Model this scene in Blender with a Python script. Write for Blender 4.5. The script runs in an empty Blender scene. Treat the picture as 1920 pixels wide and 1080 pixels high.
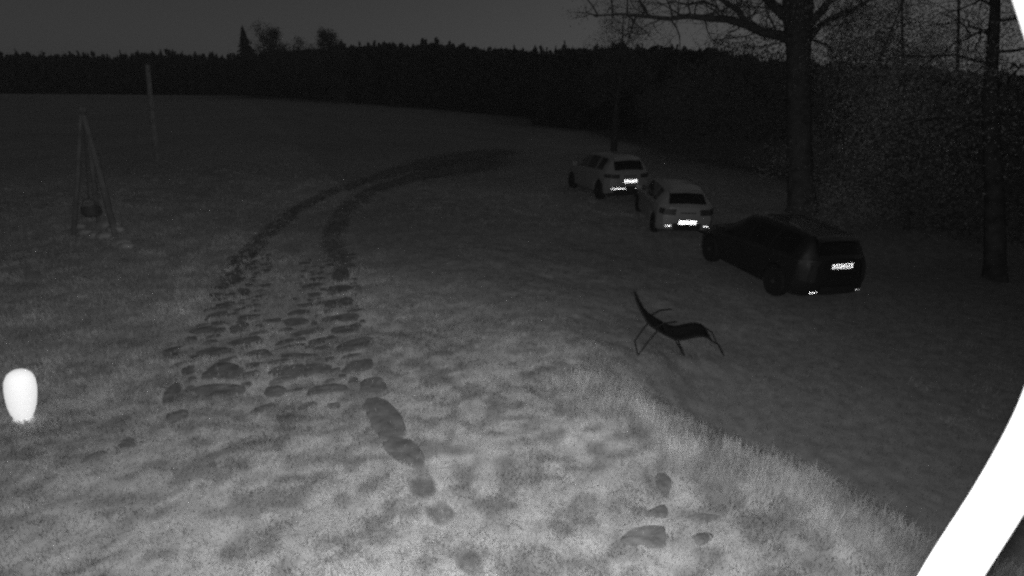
import bpy, bmesh, math, random
import numpy as np
from mathutils import Vector, Matrix
random.seed(7); RNG = np.random.default_rng(7)
sc = bpy.context.scene
col = sc.collection
R = math.radians

# ------------------------------------------------------------------ camera
CAM_Z, PITCH, FPX = 4.5, R(20.0), 1000.0            # focal length in pixels of the 1920 px wide photograph
cam_d = bpy.data.cameras.new('camera'); cam = bpy.data.objects.new('camera', cam_d); col.objects.link(cam)
cam.location = (0, 0, CAM_Z); cam.rotation_euler = (math.pi/2 - PITCH, 0, 0)
cam_d.sensor_width = 36.0; cam_d.lens = FPX*36.0/1920.0; cam_d.clip_start = 0.05; cam_d.clip_end = 3000
sc.camera = cam

# ------------------------------------------------------------------ dawn sky (infrared camera: no colour)
SUN_AZ, SUN_EL = R(50), R(38.0)                       # azimuth from the view direction to the right
w = bpy.data.worlds.new('World'); sc.world = w; w.use_nodes = True
nt = w.node_tree; nt.nodes.clear()
sky = nt.nodes.new('ShaderNodeTexSky'); sky.sky_type = 'NISHITA'; sky.sun_disc = False
sky.sun_elevation = SUN_EL; sky.sun_rotation = SUN_AZ
bw = nt.nodes.new('ShaderNodeRGBToBW'); bg = nt.nodes.new('ShaderNodeBackground'); ow = nt.nodes.new('ShaderNodeOutputWorld')
bg.inputs['Strength'].default_value = 0.0080
nt.links.new(sky.outputs[0], bw.inputs[0]); nt.links.new(bw.outputs[0], bg.inputs[0]); nt.links.new(bg.outputs[0], ow.inputs[0])
sd = bpy.data.lights.new('sun', 'SUN'); sd.energy = 0.03; sd.angle = R(60)
so = bpy.data.objects.new('sun', sd); col.objects.link(so)
so.rotation_euler = Vector((math.sin(SUN_AZ)*math.cos(SUN_EL), math.cos(SUN_AZ)*math.cos(SUN_EL), math.sin(SUN_EL))).to_track_quat('Z', 'Y').to_euler()

# the infrared lamp ring of the security camera itself, beside the lens
ld = bpy.data.lights.new('infrared_lamp', 'SPOT'); ld.energy = 1580; ld.spot_size = R(165); ld.spot_blend = 1.0
ld.shadow_soft_size = 0.04
lo = bpy.data.objects.new('infrared_lamp', ld); col.objects.link(lo)
lo.location = (-0.05, -0.02, CAM_Z + 0.06); lo.rotation_euler = (math.pi/2 - R(26), 0, R(15))

vs = sc.view_settings
vs.view_transform = 'Standard'; vs.look = 'None'; vs.exposure = 0; vs.gamma = 1; vs.use_curve_mapping = False
sc.cycles.use_denoising = False; sc.cycles.sample_clamp_indirect = 14; sc.cycles.filter_width = 2.7; sc.cycles.use_adaptive_sampling = True; sc.cycles.adaptive_threshold = .12; sc.cycles.adaptive_min_samples = 16     # a small soft lens

# ------------------------------------------------------------------ pixels, noise, terrain
CP, SP = math.cos(PITCH), math.sin(PITCH)
def P(px, py, depth):
    xc, yc = (px - 960)/FPX, (py - 540)/FPX
    return Vector((xc*depth, depth*(CP - yc*SP), CAM_Z - depth*(SP + yc*CP)))
def hsh(ix, iy, seed):
    v = np.sin(ix*127.1 + iy*311.7 + seed*74.7)*43758.5453
    return v - np.floor(v)
def vnoise(x, y, seed=0):
    x = np.asarray(x, float); y = np.asarray(y, float)
    ix, iy = np.floor(x), np.floor(y); fx, fy = x - ix, y - iy
    fx = fx*fx*(3 - 2*fx); fy = fy*fy*(3 - 2*fy)
    return (hsh(ix, iy, seed)*(1-fx)*(1-fy) + hsh(ix+1, iy, seed)*fx*(1-fy) + hsh(ix, iy+1, seed)*(1-fx)*fy + hsh(ix+1, iy+1, seed)*fx*fy)
def fbm(x, y, seed=0, o=3):
    s = 0; a = .5
    for k in range(o):
        s = s + a*vnoise(x*2**k, y*2**k, seed + k); a *= .5
    return s/(1 - .5**o)
def sstep(a, b, x):
    t = np.clip((x - a)/(b - a), 0, 1); return t*t*(3 - 2*t)
BANK_PX = [(1720, 1010), (1500, 900), (1300, 820), (1180, 750), (1090, 660), (970, 572), (800, 478), (720, 415)]       # where the terrace edge shows
BANK = [(9, -3), (5.4, 2.0)]
for a_, b_ in BANK_PX:
    p_ = P(a_, b_, (CAM_Z - .8)/(SP + (b_-540)/FPX*CP)); BANK.append((p_.x, p_.y))
BANK = np.array(BANK)
def bank_dist(x, y):
    """signed distance to the upper edge of the bank, positive on the lawn side"""
    x = np.asarray(x, float); y = np.asarray(y, float)
    best = np.full(x.shape, 1e9); sgn = np.ones(x.shape)
    for (ax, ay), (bx, by) in zip(BANK[:-1], BANK[1:]):
        dx, dy = bx-ax, by-ay; L2 = dx*dx+dy*dy
        t = np.clip(((x-ax)*dx + (y-ay)*dy)/L2, 0, 1)
        d = np.hypot(x-ax-t*dx, y-ay-t*dy)
        cr = -(dx*(y-ay) - dy*(x-ax))
        m = d < best; best = np.where(m, d, best); sgn = np.where(m, np.sign(cr), sgn)
    return best*sgn
def H(x, y):
    x = np.asarray(x, float); y = np.asarray(y, float)
    d = bank_dist(x, y) + (fbm(x*1.3, y*1.3, 5) - .5)*.5
    wd = np.interp(y, [3, 5.5, 6.5, 7.5, 9, 12, 15], [.9, 1.1, 1.7, 2.8, 4.2, 8, 10])
    b = sstep(0, 1, d/wd)*(1 - .45*sstep(14.0, 17.0, y) - .35*sstep(17, 22, y))
    z = .8 - .8*b + .06*np.exp(-(d+.35)**2/.25)*sstep(7.5, 5.5, y)
    z = z + (fbm(x*.9, y*.9, 11) - .5)*.10*(1-b*.6) + (fbm(x*3.5, y*3.5, 12) - .5)*.045*(1-b*.6)
    a = x/np.maximum(y, 8)
    Z = np.interp(a, [-1.2, -.85, -.45, -.15, .11, .5, 2], [4.7, 4.5, 4.15, 1.9, -.3, .0, .4])
    t = np.clip((y - 20)/80, 0, 1)
    z = z*(1-t) + Z*t
    z = z - 6.0*sstep(104, 150, y)*sstep(-.2, -.5, a)
    z = z + .35*np.exp(-((x+14.5)**2/14 + (y-17.5)**2/6))           # low hump at the left
    return z
def Hf(x, y): return float(H(np.array([x]), np.array([y]))[0])
def G(px, py):
    """the ground point seen at a pixel"""
    ds = np.exp(np.linspace(math.log(2), math.log(200), 260)); xc, yc = (px-960)/FPX, (py-540)/FPX
    for _ in range(2):
        zz = CAM_Z - ds*(SP + yc*CP) - H(xc*ds, ds*(CP - yc*SP)); k = int(np.argmax(zz < 0)) if (zz < 0).any() else len(ds)-1
        lo_, hi_ = ds[max(k-1, 0)], ds[k]; ds = np.linspace(lo_, hi_, 40)
    t = (lo_ + hi_)/2; p = P(px, py, t)
    return Vector((p.x, p.y, Hf(p.x, p.y)))

# ------------------------------------------------------------------ materials (all grey: infrared picture)
def mat(name, v, rough=.8, var=.0, scale=8.0, bump=0.0, spec=.3, attr=None, metal=0.0, coat=0.0, emit=0.0, detail=6):
    m = bpy.data.materials.new(name); m.use_nodes = True
    n = m.node_tree; b = n.nodes['Principled BSDF']
    b.inputs['Roughness'].default_value = rough; b.inputs['Specular IOR Level'].default_value = spec
    b.inputs['Metallic'].default_value = metal; b.inputs['Coat Weight'].default_value = coat
    b.inputs['Base Color'].default_value = (v, v, v, 1)
    tc = n.nodes.new('ShaderNodeTexCoord')
    if var:
        nz = n.nodes.new('ShaderNodeTexNoise'); nz.inputs['Scale'].default_value = scale; nz.inputs['Detail'].default_value = detail
        n.links.new(tc.outputs['Object'], nz.inputs['Vector'])
        mr = n.nodes.new('ShaderNodeMapRange'); mr.inputs['From Min'].default_value = .3; mr.inputs['From Max'].default_value = .7
        mr.inputs['To Min'].default_value = v*(1-var); mr.inputs['To Max'].default_value = v*(1+var)
        n.links.new(nz.outputs['Fac'], mr.inputs['Value']); out = mr.outputs['Result']
        if attr:
            at = n.nodes.new('ShaderNodeAttribute'); at.attribute_name = attr
            mu = n.nodes.new('ShaderNodeMath'); mu.operation = 'MULTIPLY'
            n.links.new(out, mu.inputs[0]); n.links.new(at.outputs['Fac'], mu.inputs[1]); out = mu.outputs[0]
        n.links.new(out, b.inputs['Base Color'])
        if bump:
            bp = n.nodes.new('ShaderNodeBump'); bp.inputs['Strength'].default_value = bump; bp.inputs['Distance'].default_value = .03
            n.links.new(nz.outputs['Fac'], bp.inputs['Height']); n.links.new(bp.outputs[0], b.inputs['Normal'])
    if emit:
        b.inputs['Emission Color'].default_value = (1, 1, 1, 1); b.inputs['Emission Strength'].default_value = emit
    return m
M = {}
M['ground'] = mat('ground_turf', .42, .95, .25, 5, .2, .1, attr='cover', detail=10)
M['grass'] = mat('grass_blades', .46, .7, .35, 1.7, 0, .2, attr='tone', detail=4)
def translucent(m, k):
    n = m.node_tree; b = n.nodes['Principled BSDF']; out = [q for q in n.nodes if q.type == 'OUTPUT_MATERIAL'][0]
    t = n.nodes.new('ShaderNodeBsdfTranslucent'); mx = n.nodes.new('ShaderNodeMixShader'); mx.inputs[0].default_value = k
    n.links.new(b.inputs['Base Color'].links[0].from_socket, t.inputs[0]); n.links.new(b.outputs[0], mx.inputs[1]); n.links.new(t.outputs[0], mx.inputs[2]); n.links.new(mx.outputs[0], out.inputs[0])
translucent(M['grass'], .5)
M['stone'] = mat('flagstone', .15, .85, .35, 6, .5, .25, detail=10)
M['bark'] = mat('bark', .075, .9, .4, 5, .6, .1)
M['pale_bark'] = mat('pale_bark', .06, .9, .5, 4, .6, .1)
M['leaf'] = mat('leaf', .50, .7, .4, .7, 0, .2)
translucent(M['leaf'], .5)
M['bud'] = mat('bud', .18, .8, .3, 3, 0, .1)
translucent(M['bud'], .45)
M['bare_bud'] = mat('closed_bud', .09, .8, .3, 3, 0, .1)
M['far_leaf'] = mat('far_foliage', .14, .9, .3, .3, 0, .05)
M['needle'] = mat('needles', .10, .9, .3, .3, 0, .05)
M['far_bare'] = mat('far_twigs', .16, .9, .3, .5, 0, .05)
M['pale_wood'] = mat('weathered_wood', .14, .85, .3, 3, .3, .1)
M['pole_wood'] = mat('grey_pole_wood', .26, .85, .3, 3, .3, .1)
M['iron'] = mat('black_iron', .06, .6, .3, 12, 0, .4)
M['ring_stone'] = mat('ring_stone', .30, .9, .3, 6, .5, .1)
M['white_paint'] = mat('white_plastic', .82, .5, .04, 9, 0, .4)
M['glow_white'] = mat('white_added_glow', .85, .45, .03, 6, 0, .4, emit=.55)  # emission added so the white blob overexposes
M['car_white'] = mat('white_car_paint', .22, .35, .05, 2, 0, .4, coat=.35)
M['car_dark'] = mat('dark_car_paint', .008, .5, .1, 2, 0, .4, coat=.5)
M['glass'] = mat('tinted_glass', .006, .08, 0, 1, 0, .35)
M['plastic'] = mat('black_plastic', .02, .6, .1, 20, 0, .3)
M['tyre'] = mat('tyre_rubber', .015, .85, .2, 20, 0, .2)
M['rim'] = mat('alloy_rim', .12, .4, .1, 9, 0, .5, metal=.6)
M['tail'] = mat('tail_lamp_plastic', .03, .45, .3, 30, 0, .2)
M['chrome'] = mat('chrome_trim', .45, .2, 0, 1, 0, .5, metal=1.0)
M['sling'] = mat('dark_sling_fabric', .012, .9, .2, 60, .2, .1)
M['tube'] = mat('dark_tube_frame', .015, .6, .1, 30, 0, .2)
m = bpy.data.materials.new('retroreflective_sheet'); m.use_nodes = True
n = m.node_tree; n.nodes.clear(); g = n.nodes.new('ShaderNodeBsdfGlossy'); o_ = n.nodes.new('ShaderNodeOutputMaterial')
g.inputs['Roughness'].default_value = .165; g.inputs['Color'].default_value = (.98, .98, .98, 1); n.links.new(g.outputs[0], o_.inputs[0]); M['retro'] = m
def soft_sheet(name, v):
    """bare earth whose ragged edge (attribute 'edge': 1 inside, 0 at the rim) breaks up into the turf"""
    m = mat(name, v, .95, .35, 6, .5, .1); n = m.node_tree
    b = n.nodes['Principled BSDF']; out = [q for q in n.nodes if q.type == 'OUTPUT_MATERIAL'][0]
    at = n.nodes.new('ShaderNodeAttribute'); at.attribute_name = 'edge'
    tc = n.nodes.new('ShaderNodeTexCoord'); nz = n.nodes.new('ShaderNodeTexNoise'); nz.inputs['Scale'].default_value = 7; nz.inputs['Detail'].default_value = 8
    n.links.new(tc.outputs['Object'], nz.inputs['Vector'])
    ad = n.nodes.new('ShaderNodeMath'); ad.operation = 'ADD'; n.links.new(at.outputs['Fac'], ad.inputs[0]); n.links.new(nz.outputs['Fac'], ad.inputs[1])
    mr = n.nodes.new('ShaderNodeMapRange'); mr.inputs['From Min'].default_value = .65; mr.inputs['From Max'].default_value = 1.45
    n.links.new(ad.outputs[0], mr.inputs['Value'])
    tr = n.nodes.new('ShaderNodeBsdfTransparent'); mx = n.nodes.new('ShaderNodeMixShader')
    n.links.new(mr.outputs[0], mx.inputs[0]); n.links.new(tr.outputs[0], mx.inputs[1]); n.links.new(b.outputs[0], mx.inputs[2]); n.links.new(mx.outputs[0], out.inputs[0])
    return m
M['earth'] = soft_sheet('bare_earth', .16)

# ------------------------------------------------------------------ mesh helpers
def mesh_np(name, verts, faces, attrs=None, smooth=False):
    """verts (n,3), faces: list of tuples or (m,k) array"""
    me = bpy.data.meshes.new(name)
    if isinstance(faces, np.ndarray):
        v = np.asarray(verts, np.float32); k = faces.shape[1]; mcount = len(faces)
        me.vertices.add(len(v)); me.vertices.foreach_set('co', v.ravel())
        me.loops.add(mcount*k); me.loops.foreach_set('vertex_index', faces.astype(np.int32).ravel())
        me.polygons.add(mcount); me.polygons.foreach_set('loop_start', np.arange(0, mcount*k, k, dtype=np.int32))
        me.update(calc_edges=True)
    else:
        me.from_pydata([tuple(p) for p in verts], [], [tuple(f) for f in faces]); me.update()
    for k, a in (attrs or {}).items():
        at = me.attributes.new(k, 'FLOAT', 'POINT'); at.data.foreach_set('value', np.asarray(a, np.float32))
    if smooth:
        me.polygons.foreach_set('use_smooth', np.ones(len(me.polygons), bool))
    return me
def obj(name, me, m, parent=None):
    o = bpy.data.objects.new(name, me); col.objects.link(o)
    if m is not None and me is not None and not me.materials: me.materials.append(m)
    if parent is not None: o.parent = parent
    return o
def tag(o, label=None, cat=None, group=None, kind=None):
    if label: o['label'] = label
    if cat: o['category'] = cat
    if group: o['group'] = group
    if kind: o['kind'] = kind
    return o
def empty(name, loc=(0, 0, 0), rz=0.0):
    o = bpy.data.objects.new(name, None); col.objects.link(o); o.location = loc; o.rotation_euler = (0, 0, rz); o.empty_display_size = .1
    return o
class MB:
    def __init__(s): s.v = []; s.f = []
    def add(s, v, f):
        k = len(s.v); s.v += [tuple(p) for p in v]; s.f += [tuple(i+k for i in q) for q in f]; return s
    def tube(s, pts, rad, n=6, caps=True):
        pts = [Vector(p) for p in pts]; rad = rad if hasattr(rad, '__len__') else [rad]*len(pts)
        k = len(s.v); u = None
        for i, p in enumerate(pts):
            t = (pts[min(i+1, len(pts)-1)] - pts[max(i-1, 0)])
            t = t.normalized() if t.length > 1e-9 else Vector((0, 0, 1))
            if u is None: u = t.orthogonal().normalized()
            u = (u - t*u.dot(t)); u = u.normalized() if u.length > 1e-6 else t.orthogonal().normalized()
            b = t.cross(u)
            for j in range(n):
                a = 2*math.pi*j/n; s.v.append(tuple(p + (u*math.cos(a) + b*math.sin(a))*rad[i]))
        for i in range(len(pts)-1):
            for j in range(n):
                a, b_ = k+i*n+j, k+i*n+(j+1) % n
                s.f.append((a, b_, b_+n, a+n))
        if caps:
            s.f.append(tuple(k+j for j in reversed(range(n)))); s.f.append(tuple(k+(len(pts)-1)*n+j for j in range(n)))
        return s
    def box(s, c, d, mtx=None):
        c = Vector(c); v = []
        for sx in (-1, 1):
            for sy in (-1, 1):
                for sz in (-1, 1):
                    q = Vector((sx*d[0]/2, sy*d[1]/2, sz*d[2]/2)); v.append((mtx @ q if mtx else q) + c)
        return s.add(v, [(0, 1, 3, 2), (4, 6, 7, 5), (0, 4, 5, 1), (2, 3, 7, 6), (0, 2, 6, 4), (1, 5, 7, 3)])
    def lathe(s, prof, n=24, c=(0, 0, 0), axis='z'):
        k = len(s.v)
        for r, h in prof:
            for j in range(n):
                a = 2*math.pi*j/n; x, y = r*math.cos(a), r*math.sin(a)
                q = (x, y, h) if axis == 'z' else (x, h, y)
                s.v.append((q[0]+c[0], q[1]+c[1], q[2]+c[2]))
        for i in range(len(prof)-1):
            for j in range(n):
                a, b = k+i*n+j, k+i*n+(j+1) % n; s.f.append((a, b, b+n, a+n))
        s.f.append(tuple(k+j for j in reversed(range(n)))); s.f.append(tuple(k+(len(prof)-1)*n+j for j in range(n)))
        return s
    def build(s, name, m, parent=None, smooth=False, bevel=0.0, sharp=40):
        me = bpy.data.meshes.new(name); me.from_pydata(s.v, [], s.f); me.update()
        bm = bmesh.new(); bm.from_mesh(me); bmesh.ops.recalc_face_normals(bm, faces=bm.faces)
        if bevel: bmesh.ops.bevel(bm, geom=list(bm.edges), offset=bevel, segments=2, affect='EDGES', profile=.6, clamp_overlap=True)
        bm.to_mesh(me); bm.free()
        if smooth:
            me.polygons.foreach_set('use_smooth', np.ones(len(me.polygons), bool)); me.set_sharp_from_angle(angle=R(sharp))
        return obj(name, me, m, parent)

# ------------------------------------------------------------------ ground: one sheet to the horizon
N = 430
uu = np.linspace(-1, 1, N); kx = 6.0; gx = 480*np.sinh(kx*uu)/math.sinh(kx)
vv = np.linspace(-.62, 1, N); gy = 8 + 520*np.sinh(kx*vv)/math.sinh(kx)
X, Y = np.meshgrid(gx, gy); Zg = H(X, Y)
idx = np.arange(N*N).reshape(N, N)
quads = np.stack([idx[:-1, :-1], idx[:-1, 1:], idx[1:, 1:], idx[1:, :-1]], -1).reshape(-1, 4)
# cover: 1 on turf, lower where the tilled field begins beyond the lawn
edge_y = 21.5 + 1.2*fbm(X*.15, Y*0, 31) - np.clip(X, -30, 0)*.05
field = sstep(0, 2.5, Y - edge_y)*sstep(6, -2, X - .0*Y)
patch = fbm(X*.35, Y*.35, 40)
litter = sstep(0, 2.5, X - np.interp(Y, [8, 16, 18.7, 34, 60], [15.5, 15, 13.0, 10.5, 8]) + 1.5*(patch-.5))
lawn_g = sstep(-.2 - .75*np.maximum(Y-7, 0), 1.4 - .15*np.maximum(Y-7, 0), bank_dist(X, Y)); near = sstep(13, 6, np.hypot(X, Y))*(1 - .85*lawn_g); blot = 1 - .38*sstep(.48, .62, fbm(X*4.2, Y*6.5, 70))*near
cover = blot*(1 - .2*field)*(1 - .6*litter)*(1 - .38*lawn_g*(1 - .7*sstep(14, 24, Y)))*(0.80 + .4*patch)
ground = obj('ground', mesh_np('ground', np.stack([X, Y, Zg], -1).reshape(-1, 3), quads, {'cover': cover.ravel()}, True), M['ground'])
tag(ground, kind='structure')

# wheel tracks of the drive: ragged sheets of bare earth a centimetre above the turf
def strip(path_px, widths):
    pts = [G(*q) for q in path_px]
    out = []
    for i in range(len(pts)-1):
        p0, p1, p2, p3 = pts[max(i-1, 0)], pts[i], pts[i+1], pts[min(i+2, len(pts)-1)]
        for k in range(12):
            t = k/12
            out.append(((2*p1 + (p2-p0)*t + (2*p0-5*p1+4*p2-p3)*t*t + (3*p1-p0-3*p2+p3)*t**3)*.5, widths[i]*(1-t)+widths[i+1]*t))
    out.append((pts[-1], widths[-1]))
    v, f, e = [], [], []
    K = 7
    for i, (p, wd) in enumerate(out):
        q = out[min(i+1, len(out)-1)][0] - out[max(i-1, 0)][0]; s = Vector((q.y, -q.x, 0)).normalized()
        for k in range(K):
            a = (k/(K-1) - .5)*2; pt = p + s*a*wd*.80
            v.append((pt.x, pt.y, Hf(pt.x, pt.y) + .014 + .0005*p.y)); e.append((1 - abs(a))*1.1*min(1, i/10, (len(out)-1-i)/8))
        if i:
            for k in range(K-1):
                b = i*K + k; f.append((b-K, b-K+1, b+1, b))
    return v, f, e
drive = MB(); ed = []
TRAIL = [(684, 715), (702, 755), (722, 795), (748, 835), (775, 868), (800, 900)]
for path, wd in (
                 ([(415, 545), (440, 508), (480, 460), (520, 424), (560, 392), (640, 352), (720, 329), (830, 303), (900, 290), (965, 281)], [.4, .45, .5, .5, .55, .65, 1.0, 2.6, 3.0, 2.2]),
                 ([(650, 520), (628, 470), (624, 440), (650, 392), (690, 362), (770, 336), (860, 316), (950, 296)], [.4, .45, .5, .6, .75, 1.2, 3.2, 2.8])):
    v, f, e = strip(path, wd); drive.add(v, f); ed += e
PATCH = [(792, 915, .26), (826, 966, .24), (880, 1058, .24)]
for a_, b_, r_ in PATCH:                                         # worn bare spots
    v, f, e = strip([(a_-26, b_+9), (a_-12, b_+3), (a_, b_), (a_+12, b_-3), (a_+26, b_-8)], [r_*.6, r_, r_*1.1, r_, r_*.6]); drive.add(v, f); ed += [q*.85 for q in e]
me = bpy.data.meshes.new('drive'); me.from_pydata(drive.v, [], drive.f); me.update()
at = me.attributes.new('edge', 'FLOAT', 'POINT'); at.data.foreach_set('value', np.array(ed, np.float32))
tag(obj('drive', me, M['earth']), kind='structure')

# flagstone path: stones (centre x, y, width, height in photograph pixels, how far the grass has crept over)
raw = [(345,620,60,45),(590,495,140,40),
       (410,450,110,35),
       (560,440,90,40),(800,415,120,40),(990,400,170,45),(1010,445,150,36),(850,460,130,35),(980,335,130,50),(985,275,110,40),(990,215,90,60),(810,375,110,25),(840,345,80,25),
       (870,260,90,20),(895,235,90,20),(500,345,90,30),(470,385,100,25),(600,395,90,25),(580,290,60,45),(545,240,80,35),(550,205,40,18),(605,175,60,14),(490,270,70,18),
       (355,487,60,25),(755,500,90,28),(890,500,90,30),(480,320,60,14),(440,500,80,18),(700,410,80,20),(640,462,80,18),(880,300,70,22)]
stones = [(200+.4444*a, 420+.4444*b, .4444*c*1.06, .4444*d*1.08, .06) for a, b, c, d in raw]
stones += [(200+.4444*a, 420+.4444*b, .4444*c, .4444*d, g) for a, b, c, d, g in [(90,925,70,55,.5),(660,780,110,35,.45),(850,770,90,35,.4),(960,770,60,35,.4),(770,820,110,40,.5),(300,810,90,60,.55)]]
stones += [(178,856,42,16,.35)]
# the larger stones by their outlines (half-pixel coordinates of the photograph's lower left quarter, then whole pixels)
outl = [[(750,345),(770,310),(800,285),(840,275),(905,293),(925,318),(890,340),(820,345)], [(725,375),(780,358),(915,362),(925,398),(860,412),(770,415),(735,400)], [(730,262),(740,240),(790,225),(870,224),(885,238),(800,268)],
        [(595,245),(620,230),(690,215),(665,240),(680,270),(640,276)], [(605,435),(630,370),(670,350),(685,385),(660,425),(630,442)], [(1245,240),(1270,210),(1330,190),(1395,180),(1410,210),(1370,230),(1290,245)],
        [(1275,318),(1300,285),(1390,258),(1405,290),(1380,312),(1310,325)], [(1000,320),(1030,295),(1140,283),(1240,285),(1245,318),(1140,335),(1030,335)], [(1140,410),(1165,375),(1240,358),(1300,362),(1310,385),(1230,400)],
        [(985,398),(1000,370),(1060,365),(1080,385),(1060,410),(1010,412)], [(1345,395),(1350,345),(1430,330),(1450,370),(1440,395),(1390,400)], [(920,262),(935,238),(990,228),(1030,245),(1010,265)],
        [(1040,262),(1060,243),(1190,245),(1200,262),(1120,270)], [(1355,420),(1430,408),(1505,470),(1530,560),(1440,580),(1390,520)], [(1430,590),(1470,555),(1560,575),(1605,660),(1570,678),(1510,665),(1460,630)]]
outl = [[(a/2, 540 + b/2) for a, b in q] for q in outl]
outl += [[(1158,1012),(1185,992),(1215,985),(1248,987),(1250,1010),(1247,1030),(1210,1025),(1175,1022)], [(1203,968),(1222,955),(1243,945),(1253,955),(1252,972),(1225,970)], [(1283,970),(1310,963),(1345,966),(1352,972),(1330,980),(1310,985),(1295,976)],
         [(1293,1010),(1315,1000),(1340,1002),(1335,1015),(1310,1024)], [(1228,890),(1245,885),(1262,900),(1255,925),(1245,935),(1232,915)]]  # last outline is a dark hole in the grass, made as a stone
n_plain = len(stones)
for q in outl: xs_, ys_ = [a for a, b in q], [b for a, b in q]; stones.append(((min(xs_)+max(xs_))/2, (min(ys_)+max(ys_))/2, max(xs_)-min(xs_), max(ys_)-min(ys_), -1))
# smaller stones packed into the two wheel bands
rs = random.Random(12)
for _ in range(900):
    yy = rs.uniform(478, 735); t = (yy-478)/(735-478)
    l0, l1 = 440 - 130*t, 505 - 30*t; r0, r1 = 570 - 60*t, 660 + 50*t
    xx = rs.uniform(l0, l1) if rs.random() < .45 else rs.uniform(r0, r1)
    ww, hh = rs.uniform(16, 50)*(.55+.6*t), rs.uniform(6, 15)*(.45+.75*t)
    if all(abs(xx-q[0]) > (ww+q[2])*.40 or abs(yy-q[1]) > (hh+q[3])*.42 for q in stones): stones.append((xx, yy, ww, hh, .1))
path = empty('path', (0, 0, 0)); tag(path, kind='structure')
SE = []; POLY = []
for q in outl:
    g3 = []
    for k in range(len(q)):                                      # round the corners a little and roughen the rim
        a0, a1 = Vector(q[k]), Vector(q[(k+1) % len(q)])
        for t in (.22, .5, .78): p_ = a0.lerp(a1, t) + Vector((random.gauss(0, 1.2), random.gauss(0, .7))); g3.append(G(p_.x, p_.y))
    c = sum(g3, Vector())/len(g3); nn = len(g3); v = []
    for s_, dz in ((1.0, -.06), (1.0, .004), (.92, .014), (.5, .018 + .008*random.random())):
        v += [(c.x + (p_.x-c.x)*s_, c.y + (p_.y-c.y)*s_, c.z + (p_.z-c.z)*s_ + dz + .006*(random.random()-.5)) for p_ in g3]
    v.append((c.x, c.y, c.z + .02)); f = []
    for l in range(3):
        for k in range(nn): f.append((l*nn+k, l*nn+(k+1) % nn, (l+1)*nn+(k+1) % nn, (l+1)*nn+k))
    for k in range(nn): f.append((3*nn+k, 3*nn+(k+1) % nn, 4*nn))
    obj('stone', mesh_np('stone', v, f), M['stone'], path)
    POLY.append((np.array([(p_.x, p_.y) for p_ in g3]), c))
for i, (cx, cy, ww, hh, gcov) in enumerate(stones):
    if gcov < 0: continue
    c = G(cx, cy); dep = c.y*CP + (CAM_Z - c.z)*SP
    a = max(ww/2*dep/FPX, .05)
    b = max((Vector(G(cx, cy-hh/2)) - Vector(G(cx, cy+hh/2))).length/2, .06)
    b = min(b, a*2.2, .6)
    rot = math.atan2(c.x, c.y)
    SE.append((c.x, c.y, a, b, rot, gcov))
    nn = 13; v, ring = [], []
    ph = random.random()*9
    for lev, (s, dz) in enumerate(((1.0, -.06), (1.0, .006), (.93, .016))):
        for k in range(nn):
            an = 2*math.pi*k/nn
            sq = 1/max(abs(math.cos(an)), abs(math.sin(an)))**.45         # a little squarish
            r = s*sq*(.84 + .11*math.sin(an*2+ph) + .07*math.sin(an*3+ph*2.3) + .20*(random.Random(i*50+k).random() - .5))
            lx, ly = a*r*math.cos(an), b*r*math.sin(an)
            gx_, gy_ = c.x + lx*math.cos(rot) + ly*math.sin(rot), c.y - lx*math.sin(rot) + ly*math.cos(rot)
            v.append((gx_, gy_, Hf(gx_, gy_)*.5 + c.z*.5 + dz + .012*(random.Random(i*77+k).random()-.5)))
    v.append((c.x, c.y, c.z + .022))
    f = []
    for l in range(2):
        for k in range(nn): f.append((l*nn+k, l*nn+(k+1) % nn, (l+1)*nn+(k+1) % nn, (l+1)*nn+k))
    for k in range(nn): f.append((2*nn+k, 2*nn+(k+1) % nn, 3*nn))
    obj('stone', mesh_np('stone', v, f), M['stone'], path)

for k, (a_, b_) in enumerate(TRAIL):
    p_ = G(a_, b_); SE.append((p_.x, p_.y, .20, .28, 0, .75))
for a_, b_, r_ in PATCH: p_ = G(a_, b_); SE.append((p_.x, p_.y, r_*.9, r_*.8, 0, .6))
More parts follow.
